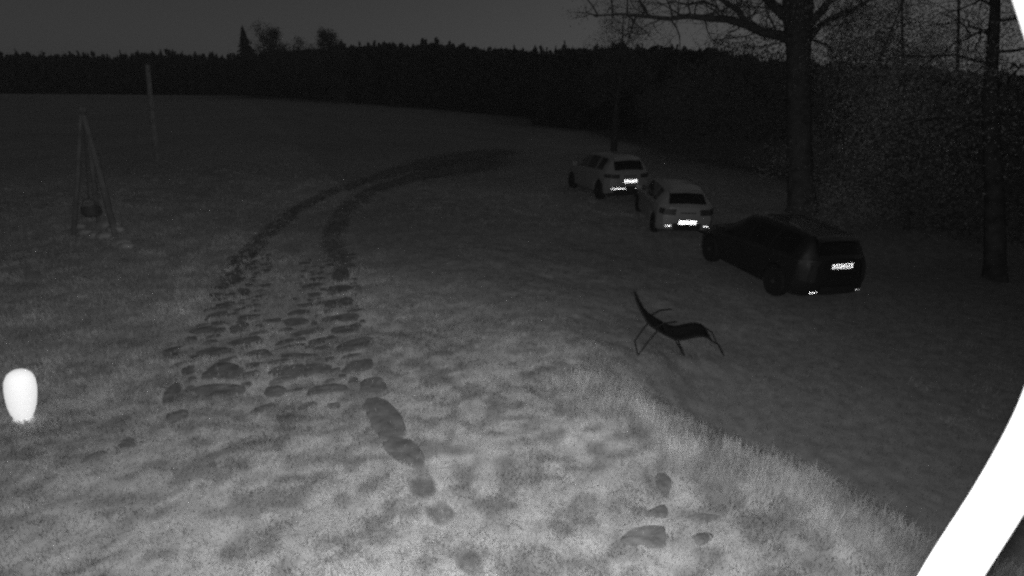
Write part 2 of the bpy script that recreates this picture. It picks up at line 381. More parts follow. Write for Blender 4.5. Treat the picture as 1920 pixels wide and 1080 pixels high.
# ------------------------------------------------------------------ grass: blades (world-space scatter, thinner with distance)
def grass(n, rmin, rmax, name):
    r = np.exp(RNG.uniform(math.log(rmin), math.log(rmax), n)); az = RNG.uniform(R(-58), R(54), n)
    x, y = r*np.sin(az), r*np.cos(az)
    d = bank_dist(x, y)
    cl = fbm(x*2.2, y*3.2, 60); cl2 = fbm(x*7, y*9, 61); big = fbm(x*.7, y*.7, 62)
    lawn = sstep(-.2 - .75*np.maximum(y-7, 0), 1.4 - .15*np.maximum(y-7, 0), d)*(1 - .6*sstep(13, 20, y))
    bank = np.exp(-((d + .15 + 1.1*(cl-.5))/.5)**2)*sstep(8.0, 5.5, y)
    keep = RNG.random(n) < np.clip(.35 + 1.5*(cl*.6 + cl2*.4 - .32), .12, 1)*(1 - .45*lawn)*(1 - sstep(16, 48, r))
    for (sx, sy, a, b, rot, gc) in SE:
        lx = (x-sx)*math.cos(rot) - (y-sy)*math.sin(rot); ly = (x-sx)*math.sin(rot) + (y-sy)*math.cos(rot)
        q = np.sqrt((lx/a)**2 + (ly/b)**2)
        keep &= ~((q < .92 + .5*(cl2-.5)) & (RNG.random(n) > gc + .30*sstep(.65, 1.0, q)))
    for pg, c in POLY:                                           # blades stay off the outlined stones, a few lean over the rim
        px_, py_ = pg[:, 0], pg[:, 1]; m_ = (x > px_.min()) & (x < px_.max()) & (y > py_.min()) & (y < py_.max()); ii = np.nonzero(m_)[0]
        xi, yi = c.x + (x[ii]-c.x)*1.0*(1 + .3*(cl2[ii]-.5)), c.y + (y[ii]-c.y)*1.0*(1 + .3*(cl2[ii]-.5)); ins = np.zeros(len(ii), bool)
        for k in range(len(pg)):
            x0, y0, x1, y1 = px_[k-1], py_[k-1], px_[k], py_[k]
            ins ^= ((y0 > yi) != (y1 > yi)) & (xi < (x1-x0)*(yi-y0)/(y1-y0+1e-12) + x0)
        keep[ii[ins & (RNG.random(len(ii)) > .10)]] = False
    x, y, d, cl, cl2, big, lawn, bank, r = (q[keep] for q in (x, y, d, cl, cl2, big, lawn, bank, r)); m = len(x)
    z = H(x, y)
    lod = np.clip(r/6, .8, 5)
    h = (.018 + .050*cl*RNG.random(m) + .03*cl2)*(1 - .45*lawn) + bank*(.04 + .22*RNG.random(m)**2*(.4+cl))
    h *= np.clip(lod, .8, 1.7)
    wd = (.0028 + .0022*RNG.random(m))*lod*(1 - .25*bank)
    th = RNG.uniform(0, 2*np.pi, m); lean = RNG.uniform(.25, 1.25, m)*(1 - .45*bank)
    ux, uy = np.cos(th), np.sin(th)
    ph = th + np.pi/2 + RNG.normal(0, .5, m); sx_, sy_ = np.cos(ph)*wd, np.sin(ph)*wd
    V = np.empty((m, 5, 3), np.float32)
    hx, hy = ux*lean*h, uy*lean*h
    V[:, 0] = np.stack([x-sx_, y-sy_, z-.01], -1); V[:, 1] = np.stack([x+sx_, y+sy_, z-.01], -1)
    V[:, 2] = np.stack([x+sx_*.8+hx*.4, y+sy_*.8+hy*.4, z+h*.6], -1); V[:, 3] = np.stack([x-sx_*.8+hx*.4, y-sy_*.8+hy*.4, z+h*.6], -1)
    V[:, 4] = np.stack([x+hx, y+hy, z+h*(1 - .25*lean)], -1)
    b = (np.arange(m)*5)[:, None]
    F = np.concatenate([b + np.array([[0, 1, 2]]), b + np.array([[0, 2, 3]]), b + np.array([[3, 2, 4]])])
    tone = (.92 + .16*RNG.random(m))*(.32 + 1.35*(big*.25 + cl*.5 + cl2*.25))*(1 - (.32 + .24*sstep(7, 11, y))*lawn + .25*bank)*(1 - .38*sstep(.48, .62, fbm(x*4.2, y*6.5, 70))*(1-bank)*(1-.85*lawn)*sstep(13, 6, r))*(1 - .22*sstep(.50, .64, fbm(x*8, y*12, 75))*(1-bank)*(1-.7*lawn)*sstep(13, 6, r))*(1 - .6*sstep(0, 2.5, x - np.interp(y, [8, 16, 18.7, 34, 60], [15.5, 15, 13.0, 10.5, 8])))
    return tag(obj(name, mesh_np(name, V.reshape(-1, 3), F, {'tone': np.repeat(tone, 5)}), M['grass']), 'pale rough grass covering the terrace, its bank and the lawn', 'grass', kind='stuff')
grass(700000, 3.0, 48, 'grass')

# ------------------------------------------------------------------ trees
class Tree:
    def __init__(s, seed): s.r = random.Random(seed); s.seg = MB(); s.tips = []
    def limb(s, pts, r0, r1, n=6):
        k = len(pts); s.seg.tube(pts, [r0 + (r1-r0)*i/(k-1) for i in range(k)], n, caps=False)
    def grow(s, p, d, L, r, lev, maxlev, spread=.6, up=.15, kids=(3, 5), droop=0.0):
        R_ = s.r; pts = [Vector(p)]; d = Vector(d).normalized(); nseg = 4 if lev < 3 else 3
        for i in range(nseg):
            d = (d + Vector((R_.gauss(0, .22), R_.gauss(0, .22), R_.gauss(0, .18) + up*.5 - droop*lev*.12))).normalized()
            pts.append(pts[-1] + d*L/nseg)
        s.limb(pts, r, r*.45, 6 if lev < 2 else (4 if lev < 3 else 3))
        if lev >= maxlev: s.tips += pts[1:]; return
        for _ in range(R_.randint(*kids)):
            t = R_.uniform(.3, 1.0)*nseg; i = min(int(t), nseg-1); q = pts[i].lerp(pts[i+1], t-i)
            a = Vector((R_.gauss(0, 1), R_.gauss(0, 1), R_.gauss(0, .8))).normalized()
            dd = (d*(1-spread) + a*spread + Vector((0, 0, up))).normalized()
            s.grow(q, dd, L*R_.uniform(.5, .75), max(r*.5*R_.uniform(.7, 1), .006), lev+1, maxlev, spread, up, kids, droop)
        s.grow(pts[-1], d, L*.62, max(r*.45, .006), lev+1, maxlev, spread, up, kids, droop)
def leaves(centers, per, sig, size, rng, flat=.6):
    """leaf-sized quads scattered around twig points"""
    c = np.repeat(np.array([tuple(p) for p in centers]), per, 0); m = len(c)
    c = c + rng.normal(0, sig, (m, 3))
    a = rng.normal(size=(m, 3)); a /= np.linalg.norm(a, axis=1)[:, None]
    b = np.cross(a, rng.normal(size=(m, 3))); b /= np.linalg.norm(b, axis=1)[:, None]
    s = (size*rng.uniform(.6, 1.3, m))[:, None]
    V = np.stack([c - a*s, c + b*s*flat, c + a*s, c - b*s*flat], 1)
    F = (np.arange(m)*4)[:, None] + np.arange(4)[None]
    return V.reshape(-1, 3), F
def tree_thing(name, base, T, bark, leafset, leafmat, label, cat='tree', group=None):
    e = empty(name, base); off = Vector(base)
    T.seg.v = [tuple(Vector(p) - off) for p in T.seg.v]
    T.seg.build('trunk', bark, e, smooth=True, sharp=80)
    if leafset is not None:
        V, F = leafset; obj('crown', mesh_np('crown', V - np.array(tuple(off)), F), leafmat, e)
    return tag(e, label, cat, group)

# the large bare tree behind the dark car
oak_b = G(1502, 398); D = oak_b.y*CP + (CAM_Z-oak_b.z)*SP
T = Tree(3)
tp = [oak_b + Vector((0, 0, -.2)), oak_b + Vector((0, 0, .25)), P(1500, 330, D), P(1498, 220, D), P(1497, 130, D), P(1497, 70, D), P(1496, 20, D), P(1492, -60, D), P(1488, -160, D), P(1495, -280, D+.4)]
T.seg.tube(tp, [.62, .48, .42, .40, .39, .42, .52, .40, .30, .18], 10, caps=False)
limbs = [([(1490, 78, 0), (1462, 66, -.2), (1430, 60, -.5), (1400, 46, -.8), (1365, 36, -1), (1330, 34, -1.2), (1290, 30, -1.3), (1255, 35, -1.4), (1205, 30, -1.5), (1160, 26, -1.6), (1118, 30, -1.7)], .19, .02),
         ([(1400, 46, -.8), (1385, 20, -.9), (1360, 4, -1), (1330, -14, -1), (1300, -40, -1)], .11, .03),
         ([(1330, 34, -1.2), (1345, 14, -1.3), (1320, 2, -1.3), (1290, 8, -1.4), (1255, 2, -1.5)], .06, .02),
         ([(1484, 40, 0), (1450, 10, .4), (1420, -20, .8), (1380, -60, 1.2), (1330, -100, 1.6)], .2, .05),
         ([(1512, 78, 0), (1535, 50, .3), (1560, 33, .5), (1590, 22, .7), (1620, 6, .9), (1660, -25, 1.2), (1710, -50, 1.4)], .15, .04),
         ([(1512, 52, 0), (1540, 22, -.4), (1560, -6, -.7), (1590, -50, -1), (1630, -110, -1.4)], .18, .05),
         ([(1513, 72, 0), (1535, 78, -.3), (1552, 86, -.5), (1566, 104, -.7)], .05, .015),
         ([(1482, 84, .2), (1460, 72, .6), (1452, 50, .9), (1440, 30, 1.2)], .06, .02),
         ([(1488, -60, 0), (1440, -120, .4), (1400, -200, .8), (1370, -300, 1)], .2, .05),
         ([(1492, -100, 0), (1550, -170, .4), (1600, -260, .8)], .2, .05),
         ([(1495, -200, 0), (1500, -300, -.8), (1480, -420, -1.4)], .18, .05)]
for pts, r0, r1 in limbs:
    w3 = [P(a, b, D + c) for a, b, c in pts]; T.limb(w3, r0, r1, 7)
    for i in range(1, len(w3)):
        for _ in range(4):
            d = (w3[i]-w3[i-1]).normalized(); a = Vector((T.r.gauss(0, .8), T.r.gauss(0, .8), T.r.gauss(.25, .6)))
            q = w3[i-1].lerp(w3[i], T.r.random())
            T.grow(q, d*.6 + a, T.r.uniform(.7, 1.7), max(.014, r0*.16), 1, 3, .6, .1, (2, 3))
tree_thing('bare_tree', oak_b, T, M['bark'], leaves(T.tips, 1, .12, .028, np.random.default_rng(1)), M['bare_bud'], 'large old bare tree with thick trunk and gnarled limbs behind the dark car')

# leafing trees along the right edge
def leafy(name, base, height, spread, seed, label, trunk_r=.2, n_leaf=3, size=.07, low=.12, droop=.6, lean=(0, 0), group=None, leafmat='leaf', bark='pale_bark', lev=3, top_px=None, sig=.22):
    base = Vector(base); T = Tree(seed); R_ = T.r
    top = base + Vector((lean[0], lean[1], height))
    if top_px is not None:
        dd = base.y*CP + (CAM_Z-base.z)*SP; top = base + (P(top_px, 0, dd) - base)*(height/(P(top_px, 0, dd).z - base.z))
    pts = [base + Vector((0, 0, -.15))] + [base.lerp(top, t) + Vector((R_.gauss(0, .06), R_.gauss(0, .06), 0))*height*.12*(t > 0) for t in (.03, .2, .4, .6, .8, 1)]
    T.seg.tube(pts, [trunk_r*k for k in (1.5, 1.15, 1, .8, .55, .3, .08)], 9, caps=False)
    nb = int(14 + height*1.6)
    for i in range(nb):
        t = low + (1-low)*(i+R_.random())/nb; k = min(int(t*5)+1, 5)
        p = base.lerp(top, t); a = i*2.4 + R_.gauss(0, .4)
        sp = spread*(.35 + .9*math.sin(math.pi*min(1, .18 + t*.8)))*R_.uniform(.7, 1.1)
        T.grow(p, (math.cos(a), math.sin(a), R_.uniform(-.1, .5)), sp*.62, trunk_r*.28*(1-.6*t), 1, lev, .55, .05, (2, 3), droop)
    return tree_thing(name, base, T, M[bark], leaves(T.tips, n_leaf, sig, size, np.random.default_rng(seed)), M[leafmat], label, group=group)
leafy('leafing_tree', G(1868, 525), 11, 3.0, 21, 'leafing tree with a straight trunk at the far right edge of the lawn', .20, 14, .027, .25, .8, top_px=1858, sig=.3)
b_ = G(1700, 432); leafy('leafing_tree', b_, 10, 3.2, 22, 'pale leafing tree with drooping branches, right of the dark car', .07, 26, .032, .03, .9, top_px=1690, sig=.35)
b_ = G(1790, 455); leafy('leafing_tree', b_ + Vector((1.2, 1.5, 0)), 12, 3.4, 23, 'tall leafing tree standing between the two right-hand trees', .07, 26, .032, .03, .9, top_px=1800, sig=.35)
b_ = G(1640, 395); leafy('leafing_tree', b_ + Vector((2.0, 6, 0)), 13, 3.4, 24, 'leafing tree farther back, right of the large bare tree', .09, 24, .036, .03, .7, top_px=1690, sig=.35)
# bushes at the wood's edge behind the cars
for k, (px, py, h, s) in enumerate([(1290, 300, 5.0, 2.6), (1360, 305, 6.5, 3.0), (1430, 318, 5.5, 2.8), (1580, 345, 6.0, 2.8), (1240, 285, 4.0, 2.2), (1650, 392, 3.6, 2.2), (1745, 425, 3.4, 2.0), (1830, 438, 3.8, 2.2), (1905, 452, 4.2, 2.4)]):
    leafy('bush', G(px, py), h, s, 40+k, ['dark bush right behind the two white cars', 'tall bush left of the large bare tree', 'bush just beside the trunk of the large bare tree', 'bush to the right behind the large bare tree', 'smallest bush above the far white car', 'low bush right behind the dark car', 'low bush left of the right-hand trunk, at the lawn edge', 'low bush just left of the far right trunk', 'low bush at the right border beyond the trunk'][k], .03, 22, .07, .02, .3, sig=.5, group='bushes along the edge of the wood', leafmat='bud', bark='bark', lev=2)

# lone trees standing out of the wood
def far_tree(name, px_x, py_base, depth, py_top, spread, seed, label, leafmat='far_bare', n=3, size=.16, low=.2):
    base = P(px_x, py_base, depth); base.z = Hf(base.x, base.y); top = P(px_x, py_top, depth)
    return leafy(name, base, top.z-base.z, spread, seed, label, .22, n, size, low, .0, leafmat=leafmat, bark='bark', lev=2, sig=.4)
far_tree('field_tree', 1152, 283, 38, 38, 3.0, 60, 'thin-crowned tree rising above the wood behind the far white car', 'far_bare', 22, .045, .35)
far_tree('round_tree', 520, 180, 92, 66, 5.0, 61, 'broad round-topped tree beside the pointed spruce on the skyline', 'far_leaf', 26, .11)
far_tree('round_tree', 626, 190, 92, 66, 3.0, 62, 'small round-topped tree standing alone above the skyline', 'far_leaf', 26, .11)
far_tree('round_tree', 575, 188, 94, 84, 3.5, 63, 'low thin-crowned tree between the two round-topped skyline trees', 'far_bare', 14, .09)

def conifer(h, r, seed, tiers=9, spikes=9):
    q = np.random.default_rng(seed); v = []; f = []
    for t in range(tiers):
        z0 = h*(.06 + .94*t/tiers); rr = r*(1 - t/tiers)**.85*q.uniform(.85, 1.1); th = h/tiers*1.7; k = len(v)
        v.append((0, 0, min(z0 + th, h)))
        for j in range(spikes*2):
            a = math.pi*j/spikes + t; rad = rr*(q.uniform(.85, 1.15) if j % 2 == 0 else q.uniform(.45, .65))
            v.append((rad*math.cos(a), rad*math.sin(a), z0 - (.03*h if j % 2 == 0 else 0)*q.random()))
        for j in range(spikes*2): f.append((k, k+1+j, k+1+(j+1) % (spikes*2)))
    return np.array(v), np.array(f)
b_ = P(474, 178, 90); b_.z = Hf(b_.x, b_.y); t_ = P(474, 52, 90)
e = empty('spruce', b_); v, f = conifer(t_.z - b_.z, 3.3, 5, 16, 11); obj('crown', mesh_np('crown', v, f), M['needle'], e)
MB().tube([(0, 0, -.3), (0, 0, (t_.z-b_.z)*.7)], [.3, .08], 8).build('trunk', M['bark'], e)
tag(e, 'pointed dark spruce sticking out of the skyline left of the round tree', 'tree')

# the wood behind the field: reads as one dark mass
def fir(seed):
    q = np.random.default_rng(seed); z = q.random(75)**1.1; r = .20*(1-z)**.8*np.sqrt(q.random(75)); a = q.uniform(0, 6.28, 75)
    V, F4 = leaves(np.stack([r*np.cos(a), r*np.sin(a), .02 + .96*z], -1), 1, .004, .05, q, .8)
    V = np.concatenate([V, [(0, 0, 1.02), (.02, 0, .86), (-.02, .01, .86)]]); F = np.concatenate([F4[:, :3], F4[:, [0, 2, 3]], [[len(V)-3, len(V)-2, len(V)-1]]])
    return V, F
protos = [fir(s) for s in range(5)]
def blob(seed):
    q = np.random.default_rng(seed); c = q.normal(0, 1, (70, 3)); c /= np.linalg.norm(c, axis=1)[:, None]
    c = c*np.array([.23, .23, .38])*q.uniform(.5, 1, (70, 1)) + np.array([0, 0, .6])
    V, F4 = leaves(c, 3, .03, .075, q); return V, np.concatenate([F4[:, :3], F4[:, [0, 2, 3]]])
protos += [blob(s) for s in range(90, 94)]
VV, FF, off = [], [], 0
sky_px = [(-80, 103), (0, 103), (100, 101), (200, 101), (270, 96), (340, 99), (440, 103), (470, 98), (560, 92), (650, 84), (740, 80), (820, 80), (900, 84), (970, 92), (1040, 97), (1060, 86), (1200, 84), (1300, 88), (1420, 108), (1600, 120), (1800, 130), (2000, 140)]
for i in range(2600):
    px = RNG.uniform(-150, 2080); left = px < 450
    dep = (RNG.uniform(112, 135) if left else RNG.uniform(96, 116)) if px < 1020 else RNG.uniform(70, 100)
    if px > 1250: dep = RNG.uniform(50, 80)
    topy = np.interp(px, [a for a, b in sky_px], [b for a, b in sky_px]) + RNG.uniform(0, 16) + 6*float(vnoise(px*.025, 0, 3)) - 3; tall = RNG.random() < .16; topy -= RNG.uniform(4, 11)*tall
    tp_ = P(px, topy, dep); z0 = Hf(tp_.x, tp_.y) - .3; h = tp_.z - z0
    pr = RNG.integers(0, 5) if (px < 1080 or RNG.random() < .6) else RNG.integers(5, 9)
    V, F = protos[pr]; s = h*(1.0 if pr < 5 else .95); wd = s*RNG.uniform(.8, 1.3)*(.6 if tall else 1) if pr < 5 else s*1.3
    a = RNG.uniform(0, 6.28); ca, sa = math.cos(a), math.sin(a)
    VV.append(np.stack([(V[:, 0]*ca - V[:, 1]*sa)*wd + tp_.x, (V[:, 0]*sa + V[:, 1]*ca)*wd + tp_.y, V[:, 2]*s + z0], -1)); FF.append(F + off); off += len(V)
tag(obj('wood', mesh_np('wood', np.concatenate(VV), np.concatenate(FF)), M['needle']), 'dark wood of conifers closing off the field', 'wood', kind='stuff')

# ------------------------------------------------------------------ cars
def retro(w_, h_, a, name, parent, loc, rot):
    """prismatic retroreflector: a sheet of corner-cube mirrors, facing local -X, width along Y, height along Z"""
    v, f = [], []; dh = a*math.sqrt(3)/2; dep = a/math.sqrt(6)
    rows, cols = max(1, round(h_/dh)), max(1, round(w_/a))
    sy, sz = w_/cols, h_/rows
    strips = max(1, round(w_/(a*3))); sw = w_/strips; cols = 3
    sy = sw/cols
    for st in range(strips):                                     # prisms stand in strips canted left and right, as in real sheeting
        yc, an = -w_/2 + (st+.5)*sw, R(18)*(1 if st % 2 else -1); ca, sa = math.cos(an), math.sin(an)
        for r_ in range(rows):
            z0, z1 = -h_/2 + r_*sz, -h_/2 + (r_+1)*sz
            for c in range(cols*2+1):
                y0 = -sw/2 + (c-1)*sy/2
                tri = [(y0, z0), (y0+sy, z0), (y0+sy/2, z1)] if (c + r_) % 2 else [(y0, z1), (y0+sy/2, z0), (y0+sy, z1)]
                k = len(v); q3 = [(0, max(-sw/2, min(sw/2, p)), q) for p, q in tri] + [(dep, sum(p for p, q in tri)/3, sum(q for p, q in tri)/3)]
                v += [(x*ca - y*sa, yc + x*sa + y*ca, z) for x, y, z in q3]
                f += [(k, k+1, k+3), (k+1, k+2, k+3), (k+2, k, k+3)]
    o = obj(name, mesh_np(name, v, f), M['retro'], parent); o.location = loc; o.rotation_euler = rot
    return o
SECN = 12
def make_car(name, label, loc, heading, q, paint, extras=()):
    """x forward from the rear bumper, y left, z up; q holds profile curves over x"""
    L = q['L']
    def cv(k, x): xs, ys = zip(*q[k]); return float(np.interp(x, xs, ys))
    def smooth_cv(k, x): return (cv(k, x-.06) + 2*cv(k, x) + cv(k, x+.06))/4
    RW, WX = q['rw'], q['wx']
    def sect(x):
        hl, hb, hr = cv('wl', x), cv('wb', x), smooth_cv('wr', x); zr = smooth_cv('roof', x); zb = min(smooth_cv('belt', x), zr - .035)
        z0 = cv('bot', x)
        for wx in WX:
            A = RW + .045
            if abs(x-wx) < A: z0 = max(z0, RW + math.sqrt(A*A - (x-wx)**2))
        zw = max(.62, z0+.05); zw = min(zw, zb-.08); z0 = min(z0, zw - .02)
        pts = [(hl-.05, z0), (hl-.005, min(z0+.04, zw-.01)), (hl+.012, zw), (hb+.005, zw + (zb-zw)*.72), (hb-.012, zb - .012), (hb-.03, zb)]
        g0, g1 = hb-.03, min(hr, hb-.03); ze = max(zr - .055, zb+.004)
        for t in (.35, .72): pts.append((g0 + (g1-g0)*(t**1.35), zb + (ze-zb)*t))
        pts += [(g1, ze), (max(g1-.07, .02), max(zr - .016, zb+.01)), (g1*.5, zr), (0, zr + .012)]
        return pts
    def warp(x, y, z):
        W = q['wb'][len(q['wb'])//2][1]; fy = min(abs(y)/W, 1.05)
        rear = max(0, 1 - x/.7)**1.5; front = max(0, 1 - (L-x)/.9)**1.5
        x2 = x + rear*(q.get('rc', .16)*fy**3.2) - front*(.30*fy**2.6)
        x2 += rear*(.055*max(0, min(1, (z-.62)/.35)) + .05*max(0, (.42-z)/.2))*(x < .35)
        return x2
    def S(x, t, s=1):
        pts = sect(x); t = max(0, min(t, SECN-1)); i = min(int(t), SECN-2); f = t-i
        y = pts[i][0]*(1-f) + pts[i+1][0]*f; z = pts[i][1]*(1-f) + pts[i+1][1]*f
        return Vector((warp(x, y, z), y*s, z))
    def cap_pt(yf, z, x=0.0):                                   # point on the rear face at height z
        pts = sect(x); ys = np.interp(z, [p[1] for p in pts[:9]], [p[0] for p in pts[:9]]); y = yf*ys
        return Vector((warp(x, y, z), y, z))
    def patch(fn, us, vs_, off):
        grid = [[fn(u, v) for v in vs_] for u in us]; nu, nv = len(us), len(vs_); mb = MB()
        for i in range(nu):
            for j in range(nv):
                du = grid[min(i+1, nu-1)][j] - grid[max(i-1, 0)][j]; dv = grid[i][min(j+1, nv-1)] - grid[i][max(j-1, 0)]
                nn = du.cross(dv); nn = nn.normalized() if nn.length > 1e-9 else Vector((0, 0, 1))
                cen = Vector((L/2, 0, .6)); nn = nn if nn.dot(grid[i][j]-cen) > 0 else -nn
                mb.v.append(tuple(grid[i][j] + nn*off))
        for i in range(nu-1):
            for j in range(nv-1): k = i*nv+j; mb.f.append((k, k+1, k+nv+1, k+nv))
        return mb
    lin = lambda a, b, n: [a + (b-a)*i/(n-1) for i in range(n)]
    root = empty(name, loc, heading)
    xs = sorted(set([0, .015, .04, .08] + [round(v, 3) for v in np.linspace(.12, L-.12, 110)] + [L-.08, L-.04, L-.015, L]))
    mb = MB(); n2 = 2*SECN-1
    for x in xs:
        pts = sect(x); row = [(-y, z) for y, z in pts] + [(y, z) for y, z in reversed(pts[:-1])]
        for y, z in row: mb.v.append((warp(x, y, z), y, z))
    for i in range(len(xs)-1):
        for j in range(n2-1): k = i*n2+j; mb.f.append((k, k+1, k+n2+1, k+n2))
    for x in (0, L):                                            # end faces as grids
        pts = sect(x); k = len(mb.v); C = 13
        for y, z in pts:
            for c in lin(-1, 1, C): mb.v.append((warp(x, y*c, z), y*c, z))
        for i in range(SECN-1):
            for c in range(C-1): a = k+i*C+c; mb.f.append((a, a+1, a+C+1, a+C))
    body = mb.build('body', paint, root, smooth=True, sharp=38)
    bm = bmesh.new(); bm.from_mesh(body.data); bmesh.ops.remove_doubles(bm, verts=bm.verts, dist=.0012); bmesh.ops.recalc_face_normals(bm, faces=bm.faces); bm.to_mesh(body.data); bm.free()
    body.data.set_sharp_from_angle(angle=R(38))
    MB().box((L/2, 0, .42), (L-.5, q['wl'][len(q['wl'])//2][1]*2-.42, .42)).build('underbody', M['plastic'], root)
    # glass
    a, b = q['rear_glass']; patch(lambda x, t: S(x, 9.05+(11-9.05)*abs(1-abs(t)) if False else 11 - (11-8.9)*abs(t), 1 if t >= 0 else -1), lin(a, b, 9), lin(-1, 1, 13), .006).build('rear_window', M['glass'], root, True)
    a, b = q['windscreen']; patch(lambda x, t: S(x, 11 - (11-8.9)*abs(t), 1 if t >= 0 else -1), lin(a, b, 9), lin(-1, 1, 13), .006).build('windscreen', M['glass'], root, True)
    for s in (1, -1):
        for a, b in q['side_glass']:
            patch(lambda x, t: S(x, t, s), lin(a, b, 12), lin(5.15, 7.75, 6), .006).build('side_window', M['glass'], root, True)
        for a, b in q['doors']:
            dr = patch(lambda x, t: S(x, t, s), lin(a, b, 12), lin(.9, 4.6, 8), .005).build('door', paint, root, True)
            p = S(a+.14, 3.25, s); MB().box(p + Vector((0, s*.012, 0)), (.16, .028, .026)).build('handle', paint, dr, True, .006)
        # tail lamp wraps the corner
        z0, z1, yi, xl = q['tail']
        tl = patch(lambda yf, z: cap_pt(yf*s, z), lin(yi, 1.0, 7), lin(z0, z1, 6), .012)
        tl2 = patch(lambda x, z: (lambda pts: Vector((warp(x, float(np.interp(z, [p[1] for p in pts[:9]], [p[0] for p in pts[:9]])), z), s*float(np.interp(z, [p[1] for p in pts[:9]], [p[0] for p in pts[:9]])), z)))(sect(x)), lin(0, xl, 7), lin(z0+.01, z1, 5), .012)
        tl.add(tl2.v, tl2.f); tl.build('tail_lamp', M['tail'], root, True)
        # mirror
        p = S(q['mirror'], 5.2, s); mr = MB().box(p + Vector((.02, s*.13, .07)), (.10, .20, .15)); mr.build('mirror', paint, root, True, .03)
        MB().box(p + Vector((.0, s*.04, .03)), (.05, .10, .04)).build('mirror_arm', M['plastic'], root)
        # bumper reflector
        yf, z, wd = q['reflector']; p = cap_pt(yf*s, z); p2 = cap_pt((yf+.03)*s, z)
        ang = math.atan2(p2.x-p.x, abs(p2.y-p.y))*s
        retro(wd, .042, .005, 'reflector', root, p + Vector((-.035, 0, 0)), (0, 0, -ang*.5))
        for wx in WX:
            wy = q['wl'][len(q['wl'])//2][1] - .115
            wh = empty('wheel', (wx, s*wy, RW)); wh.parent = root; 
            MB().lathe([(RW*.62, -.10), (RW*.9, -.11), (RW*.985, -.085), (RW, -.05), (RW, .05), (RW*.985, .085), (RW*.9, .11), (RW*.62, .10)], 36, axis='y').build('tyre', M['tyre'], wh, True)
            rm = MB().lathe([(RW*.63, -.09), (RW*.63, .09), (RW*.56, .095), (RW*.54, .06), (.02, .055)], 30, axis='y') if s > 0 else MB().lathe([(RW*.63, .09), (RW*.63, -.09), (RW*.56, -.095), (RW*.54, -.06), (.02, -.055)], 30, axis='y')
            for k in range(5):
                an = 2*math.pi*k/5; rm.box((math.cos(an)*RW*.3, s*.083, math.sin(an)*RW*.3), (RW*.52, .03, .07), Matrix.Rotation(-an, 3, 'Y'))
            rm.lathe([(.05, s*.05), (.05, s*.105), (.03, s*.108)], 14, axis='y')
            rm.build('rim', M['rim'], wh, True)
    # lower bumper, plate, wiper, badge
    z0, z1, yi = q['valance']
    patch(lambda yf, z: cap_pt(yf, z), lin(-yi, yi, 13), lin(z0, z1, 5), .014).build('bumper_insert', M['plastic'], root, True)
    pz = q['plate']; p = cap_pt(0, pz); p_hi, p_lo = cap_pt(0, pz+.06), cap_pt(0, pz-.06); tilt = math.atan2(p_hi.x-p_lo.x, .12)
    pl = MB().box(p + Vector((-.02, 0, 0)), (.012, .54, .125)).build('plate_holder', M['plastic'], root)
    retro(.52, .11, .005, 'number_plate', root, p + Vector((-.040, 0, 0)), (0, tilt*.5, 0))
    if 'lip' in q: z = q['lip']; patch(lambda yf, z_: cap_pt(yf, z_), lin(-.34, .34, 7), lin(z, z+.03, 2), .02).build('tailgate_trim', M['chrome'] if q.get('chrome') else M['plastic'], root)
    a, b = q['rear_glass']; pw = S(a+.04, 11); MB().tube([pw + Vector((-.02, 0, .0)), pw + Vector((.03, .14, .06)), pw + Vector((.06, .30, .1))], .009, 5).build('wiper', M['plastic'], root)
    if q.get('spoiler'):
        xr = q['spoiler']; patch(lambda x, t: S(x, 11 - 2.1*abs(t), 1 if t >= 0 else -1) + Vector((-.07*(1-(x-xr)/.22), 0, .012)), lin(xr, xr+.22, 5), lin(-1, 1, 11), .01).build('spoiler', paint, root, True)
    if q.get('rails'):
        for s in (1, -1):
            a, b = q['rails']; MB().tube([S(a, 8.6, s)] + [S(x, 8.6, s) + Vector((0, 0, .05)) for x in lin(a+.06, b-.08, 9)] + [S(b, 8.6, s)], .014, 7).build('roof_rail', M['chrome'], root, True)
    tag(root, label, 'car'); return root
hatch = dict(L=4.30, rw=.32, wx=(.80, 3.45), bot=[(0, .30), (.25, .22), (3.9, .20), (4.3, .24)],
    wl=[(0, .70), (.3, .84), (.8, .875), (2, .885), (3.4, .88), (4.0, .80), (4.3, .62)], wb=[(0, .68), (.25, .83), (.8, .87), (2, .88), (3.4, .86), (4.0, .76), (4.3, .58)],
    wr=[(0, .60), (.12, .63), (.55, .56), (1.4, .58), (2.6, .58), (3.1, .62), (3.4, .66), (4.3, .5)],
    roof=[(0, .97), (.05, 1.0), (.14, 1.06), (.60, 1.38), (1.1, 1.455), (1.9, 1.475), (2.4, 1.43), (3.25, 1.0), (3.6, .95), (4.1, .82), (4.24, .72), (4.3, .62)],
    belt=[(0, .92), (.3, .98), (.7, 1.0), (2.0, .95), (3.2, .90), (3.6, .88), (4.1, .74), (4.3, .56)],
    rear_glass=(.13, .58), windscreen=(2.45, 3.22), side_glass=[(.78, 1.18), (1.26, 2.0), (2.08, 2.92)], doors=[(1.12, 2.03), (2.05, 3.02)],
    tail=(.74, .92, .52, .20), mirror=2.95, reflector=(.80, .42, .16), valance=(.30, .50, .60), plate=.54, lip=.80, spoiler=.50)
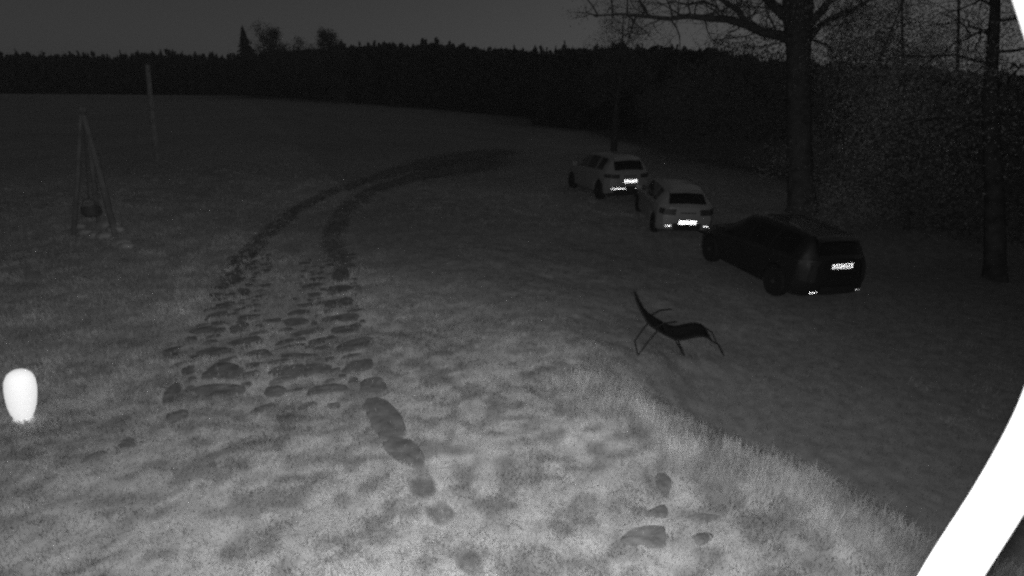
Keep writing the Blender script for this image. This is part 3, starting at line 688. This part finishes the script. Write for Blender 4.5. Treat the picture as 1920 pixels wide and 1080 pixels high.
suv = dict(hatch); suv.update(L=4.45, rw=.35, wx=(.82, 3.52), roof=[(0, 1.06), (.04, 1.10), (.10, 1.16), (.42, 1.52), (.9, 1.60), (1.9, 1.62), (2.4, 1.57), (3.2, 1.12), (3.6, 1.06), (4.2, .95), (4.36, .82), (4.45, .7)],
    belt=[(0, 1.0), (.3, 1.08), (.7, 1.09), (2.0, 1.04), (3.2, 1.0), (3.6, .98), (4.2, .86), (4.45, .62)], bot=[(0, .36), (.25, .28), (4.0, .26), (4.45, .3)],
    wl=[(0, .74), (.3, .86), (.8, .90), (2, .905), (3.4, .90), (4.1, .82), (4.45, .62)], wb=[(0, .72), (.25, .85), (.8, .89), (2, .90), (3.5, .88), (4.1, .78), (4.45, .58)],
    rear_glass=(.08, .40), windscreen=(2.42, 3.16), tail=(.86, 1.0, .58, .30), plate=.76, lip=.92, reflector=(.62, .50, .55), valance=(.36, .58, .9), spoiler=.34, side_glass=[(.62, 1.1), (1.2, 2.0), (2.08, 2.9)])
estate = dict(hatch); estate.update(L=4.62, rw=.33, wx=(.95, 3.65), roof=[(0, 1.04), (.04, 1.08), (.09, 1.14), (.34, 1.45), (.70, 1.51), (2.2, 1.52), (2.6, 1.46), (3.5, .99), (3.9, .94), (4.4, .82), (4.55, .72), (4.62, .6)],
    belt=[(0, .98), (.3, 1.03), (.8, 1.02), (2.0, .96), (3.4, .90), (3.9, .86), (4.4, .74), (4.62, .54)], bot=[(0, .30), (.25, .22), (4.2, .2), (4.62, .24)],
    wl=[(0, .72), (.3, .85), (.9, .89), (2, .90), (3.6, .89), (4.3, .80), (4.62, .6)], wb=[(0, .70), (.25, .84), (.9, .885), (2, .895), (3.6, .87), (4.3, .76), (4.62, .56)],
    wr=[(0, .58), (.12, .62), (.6, .55), (1.4, .58), (2.8, .58), (3.3, .62), (3.7, .66), (4.62, .5)],
    rear_glass=(.08, .34), windscreen=(2.65, 3.46), side_glass=[(.60, 1.30), (1.38, 2.15), (2.23, 3.15)], doors=[(1.28, 2.18), (2.2, 3.2)], tail=(.58, 1.02, .80, .16), mirror=3.15, reflector=(.80, .36, .16), valance=(.30, .48, .6), plate=.92, lip=1.01, chrome=False, spoiler=.28, rails=(.8, 2.6))
def squash(q, k):
    c = dict(q)
    for a in ('bot', 'wl', 'wb', 'wr', 'roof', 'belt'): c[a] = [(x*k, y) for x, y in q[a]]
    for a in ('rear_glass', 'windscreen', 'rails'): c[a] = tuple(x*k for x in q[a])
    for a in ('side_glass', 'doors'): c[a] = [(x*k, y*k) for x, y in q[a]]
    c['L'] = q['L']*k; c['wx'] = tuple(x*k for x in q['wx']); c['mirror'] = q['mirror']*k; c['spoiler'] = q['spoiler']*k
    return c
estate = squash(estate, .905)
def place(q, rear_px, front_px, zr=None, zf=None):
    """stand a car with its left wheels on two ground points; returns location of the rear bumper centre and heading"""
    a, b = Vector(rear_px), Vector(front_px); d = (b-a); d.z = 0; h = math.atan2(d.y, d.x); d.normalize(); left = Vector((-d.y, d.x, 0))
    wy = q['wl'][len(q['wl'])//2][1] - .115
    o = a - d*q['wx'][0] - left*wy; o.z = a.z
    return o, h
def settle(root, q):
    """pitch and roll the car so its wheels rest on the sloping ground"""
    h = root.rotation_euler.z; d = Vector((math.cos(h), math.sin(h), 0)); l = Vector((-d.y, d.x, 0)); o = Vector(root.location); wy = .78
    z = {}
    for i, wx in enumerate(q['wx']):
        for s in (1, -1): p = o + d*wx + l*s*wy; z[i, s] = Hf(p.x, p.y)
    rear, front = (z[0, 1]+z[0, -1])/2, (z[1, 1]+z[1, -1])/2; lf, rt = (z[0, 1]+z[1, 1])/2, (z[0, -1]+z[1, -1])/2
    wb = q['wx'][1]-q['wx'][0]; pit = math.atan2(front-rear, wb); rol = math.atan2(lf-rt, 2*wy)
    root.rotation_euler = (Matrix.Rotation(h, 3, 'Z') @ Matrix.Rotation(-pit, 3, 'Y') @ Matrix.Rotation(rol, 3, 'X')).to_euler()
    root.location.z = rear - math.tan(pit)*q['wx'][0] - .012
ra = G(1455, 553)
o, h = place(estate, ra, ra + Vector((-.60, 2.35, 0))); c = make_car('parked_car', 'dark estate car standing apart on the lawn with a bright number plate', o, h, estate, M['car_dark']); settle(c, estate); c.scale = (1.05, 1.05, 1.06)
ra = G(1226, 433)
o, h = place(hatch, ra, ra + Vector((.10, 2.6, 0))); c = make_car('parked_car', 'white hatchback parked between the other white car and the dark estate', o, h, hatch, M['car_white']); settle(c, hatch)
ra = G(1127, 373)
o, h = place(suv, ra, ra + Vector((-.72, 2.6, 0))); c = make_car('parked_car', 'tall white car farthest up the lawn, its bumper reflector shining', o, h, suv, M['car_white']); settle(c, suv); c.scale = (1.05, 1.05, 1.05)

# ------------------------------------------------------------------ sun lounger on the lawn
nf = G(1196, 668); ux = (G(1357, 668) - nf); ux.z = 0; sc_ = ux.length/1.67; ux.normalize()
uy = Vector((.12, .99, 0)).normalized(); KZ = 1.0
zr_ = Hf(*(nf + ux*1.67*sc_).to_2d())
root = empty('sun_lounger', nf)
WID = .54
def LP(u, wv, z):
    z = z if z < .3 else .3 + (z - .3)*KZ
    p = ux*u*sc_ + uy*wv*WID; q = nf + p
    return Vector((p.x, p.y, z*sc_ + (zr_ - nf.z)*u/1.67))
prof = [(-.08, .97), (-.04, .88), (.02, .76), (.09, .64), (.18, .52), (.32, .42), (.46, .33), (.60, .27), (.75, .255), (.92, .29), (1.06, .325), (1.18, .33), (1.28, .30), (1.36, .25)]
for _ in range(30):                                              # back height so that its top reaches the pixel row it shows at
    p_ = nf + LP(prof[0][0], 0, prof[0][1]); dd = p_.y*CP + (CAM_Z-p_.z)*SP
    yy = 540 + FPX*((CAM_Z-p_.z)*CP - p_.y*SP)/dd; KZ += (yy - 570)*.004
def sling(i0, i1, name):
    v, f = [], []; K = 7
    for u, z in prof[i0:i1]:
        for k in range(K): t = k/(K-1); v.append(LP(u, .04+.92*t, z - .035*math.sin(math.pi*t)))
    nn = len(v)
    for i in range(i1-i0-1):
        for k in range(K-1): a = i*K+k; f.append((a, a+1, a+K+1, a+K))
    o = obj(name, mesh_np(name, v, f, None, True), M['sling'], root); md = o.modifiers.new('thick', 'SOLIDIFY'); md.thickness = .018; md.offset = 0
sling(0, 7, 'backrest'); sling(6, 14, 'seat')
mb = MB()
for s in (0, 1): mb.tube([LP(u, s, z) for u, z in prof], .014*1.1, 7)
mb.tube([LP(*((prof[0][0], s, prof[0][1]))) for s in (0, .5, 1)], .014, 7); mb.tube([LP(prof[-1][0], s, prof[-1][1]) for s in (0, .5, 1)], .014, 7)
mb.build('frame', M['tube'], root, True)
for top, foot in (((.30, .43), (.0, .012)), ((.62, .27), (.85, .012)), ((1.34, .26), (1.67, .012))):
    mid = ((top[0]+foot[0])/2 + (.02 if top[0] > 1 else 0), (top[1]+foot[1])/2 + (.05 if top[0] > 1 else .0))
    MB().tube([LP(top[0], 0, top[1]), LP(mid[0], 0, mid[1]), LP(foot[0], 0, foot[1]), LP(foot[0], 1, foot[1]), LP(mid[0], 1, mid[1]), LP(top[0], 1, top[1])], .013, 7).build('leg', M['tube'], root, True)
for s in (0, 1):
    MB().tube([LP(.26, s, .48), LP(.42, s, .60), LP(.62, s, .64)], .012, 6).build('armrest', M['tube'], root, True)
tag(root, 'dark folding sun lounger with raised back standing on the lawn', 'sun lounger')

# ------------------------------------------------------------------ tripod of poles with a hanging kettle over a stone ring
apex_g = G(175, 440); Dp = apex_g.y*CP + (CAM_Z-apex_g.z)*SP
apex = P(155, 212, Dp)
root = empty('pole_tripod', apex_g)
feet = [G(138, 442), G(216, 440), G(185, 420)]
for k, (ft, r_) in enumerate(zip(feet, (.05, .07, .05))):
    d = (apex - ft).normalized(); t2 = apex + d*.15 + Vector((.03*(k-1), .04*(k-1), 0))
    MB().tube([ft - d*.05 - apex_g, ft.lerp(t2, .5) + Vector((.02, 0, 0)) - apex_g, t2 - apex_g], [r_*1.15, r_, r_*.8], 8).build('pole', M['pale_wood'], root, True)
MB().lathe([(.075, -.05), (.085, 0), (.075, .05)], 12, tuple(apex - apex_g)).build('lashing', M['iron'], root)
MB().tube([apex - apex_g, Vector((0, 0, .95)) + Vector((P(172, 395, Dp).x - apex_g.x, P(172, 395, Dp).y - apex_g.y, 0))], .012, 5).build('chain', M['iron'], root)
tag(root, 'tall tripod of pale poles standing on the grass at the left', 'tripod')
kp = P(172, 398, Dp); k = empty('kettle', (kp.x, kp.y, kp.z - .12))
MB().lathe([(.10, 0), (.20, .03), (.24, .12), (.22, .24), (.23, .27), (.21, .27), (.19, .1), (.02, .04)], 20).build('pot', M['iron'], k, True)
MB().tube([(.22*math.cos(a), 0, .26 + .24*math.sin(a)) for a in np.linspace(0, math.pi, 9)], .010, 6).build('handle', M['iron'], k, True)
tag(k, 'dark round pot hanging under the pole tripod', 'pot')
fc = G(185, 440)
for i, (px, py, s) in enumerate([(205, 428, .26), (216, 436, .22), (228, 462, .2), (160, 440, .17), (178, 446, .16), (195, 447, .18), (150, 428, .15), (238, 466, .16)]):
    p = G(px, py); q = np.random.default_rng(300+i); bm = bmesh.new(); bmesh.ops.create_icosphere(bm, subdivisions=2, radius=s)
    for v in bm.verts: v.co = Vector((v.co.x*1.2, v.co.y, v.co.z*.75))*(1 + .35*(float(vnoise(v.co.x*6+i*3, v.co.y*6+v.co.z*5, i)) - .5))
    me = bpy.data.meshes.new('boulder'); bm.to_mesh(me); bm.free()
    o = obj('boulder', me, M['ring_stone']); o.location = p + Vector((0, 0, s*.3))
    tag(o, ['largest pale stone at the right foot of the pole tripod', 'pale stone leaning on the largest one at the tripod foot', 'flat pale stone lying out in front of the tripod', 'small stone at the left foot of the pole tripod', 'small stone under the hanging pot', 'stone between the hanging pot and the tripod foot', 'small stone behind the left foot of the tripod', 'outermost flat stone right of the tripod'][i], 'stone', 'stones around the foot of the tripod')

# wooden pole on the field's edge
pb = G(294, 302); Dq = pb.y*CP + (CAM_Z-pb.z)*SP; pt = P(276, 122, Dq)
root = empty('wooden_pole', pb)
MB().tube([Vector((0, 0, -.2)), (pt-pb)*.5, pt-pb], [.14, .125, .11], 12).build('shaft', M['pole_wood'], root, True)
MB().lathe([(.115, 0), (.12, .02), (.10, .07), (.02, .10)], 12, tuple(pt-pb)).build('cap', M['iron'], root, True)
tag(root, 'tall bare wooden pole at the edge of the field, left', 'pole')

# overexposed white blob at the left edge as a made-up egg, glow added
lb = G(44, 787); root = empty('white_blob', lb); Dl = lb.y*CP + (CAM_Z-lb.z)*SP; s_ = Dl/FPX
MB().lathe([(.10, -.03), (.105, .02), (.09, .035)], 20).build('base', M['white_paint'], root, True)
hgt, wid = 106*s_, 23*s_
MB().lathe([(wid*r, hgt*z) for r, z in ((.40, .02), (.58, .07), (.76, .17), (.90, .32), (.98, .5), (1.0, .66), (.95, .80), (.80, .91), (.5, .98), (.05, 1.0))], 28).build('globe', M['glow_white'], root, True, sharp=80)
root.rotation_euler = (0, R(13), 0)
tag(root, 'overexposed white egg-shaped blob at the left edge, its glow added', 'lamp')

# white downpipe bending past the camera at the right
dc = 1.25
cl = [P(1920, -160, dc), P(1938, -60, dc), P(1962, 20, dc), P(1990, 110, dc), P(2025, 250, dc), P(2045, 400, dc), P(2042, 540, dc), P(1990, 690, dc), P(1947, 800, dc), P(1876, 930, dc), P(1779, 1083, dc), P(1690, 1240, dc+.02)]
last = cl[-1]; gz = Hf(last.x-.1, last.y)
cl += [Vector((last.x-.03, last.y, last.z-.3)), Vector((last.x-.04, last.y, gz-.05))]
cl = [Vector((cl[0].x+.02, cl[0].y-.2, cl[0].z+.35)), Vector((cl[0].x, cl[0].y-.04, cl[0].z+.15))] + cl
dense = []
for i in range(len(cl)-1):
    p0, p1, p2, p3 = cl[max(i-1, 0)], cl[i], cl[i+1], cl[min(i+2, len(cl)-1)]
    for k in range(8):
        t = k/8; dense.append((2*p1 + (p2-p0)*t + (2*p0-5*p1+4*p2-p3)*t*t + (3*p1-p0-3*p2+p3)*t**3)*.5)
dense.append(cl[-1])
root = empty('downpipe', dense[-1]); dense = [p - Vector(root.location) for p in dense]
MB().tube(dense, .049, 24).build('pipe', M['white_paint'], root, True, sharp=60)
for i in (12, len(dense)-6): MB().tube([dense[i] - (dense[i+1]-dense[i]).normalized()*.03, dense[i] + (dense[i+1]-dense[i]).normalized()*.03], .057, 24).build('sleeve', M['white_paint'], root, True)
tag(root, 'white downpipe bending past the camera along the right edge', 'downpipe')

# ------------------------------------------------------------------ thin volume added to lift the blacks like lens veil and give grain
m = bpy.data.materials.new('mist'); m.use_nodes = True; n = m.node_tree; n.nodes.clear()
v_ = n.nodes.new('ShaderNodeVolumePrincipled'); o_ = n.nodes.new('ShaderNodeOutputMaterial')
v_.inputs['Color'].default_value = (.9, .9, .9, 1); v_.inputs['Density'].default_value = .0005; v_.inputs['Anisotropy'].default_value = .8
n.links.new(v_.outputs[0], o_.inputs['Volume'])
hz = MB().box((0, 130, 8), (1100, 900, 42)).build('added_haze', m); tag(hz, 'thin even mist added over the whole place to lift its dark tones', 'added_haze', kind='stuff')
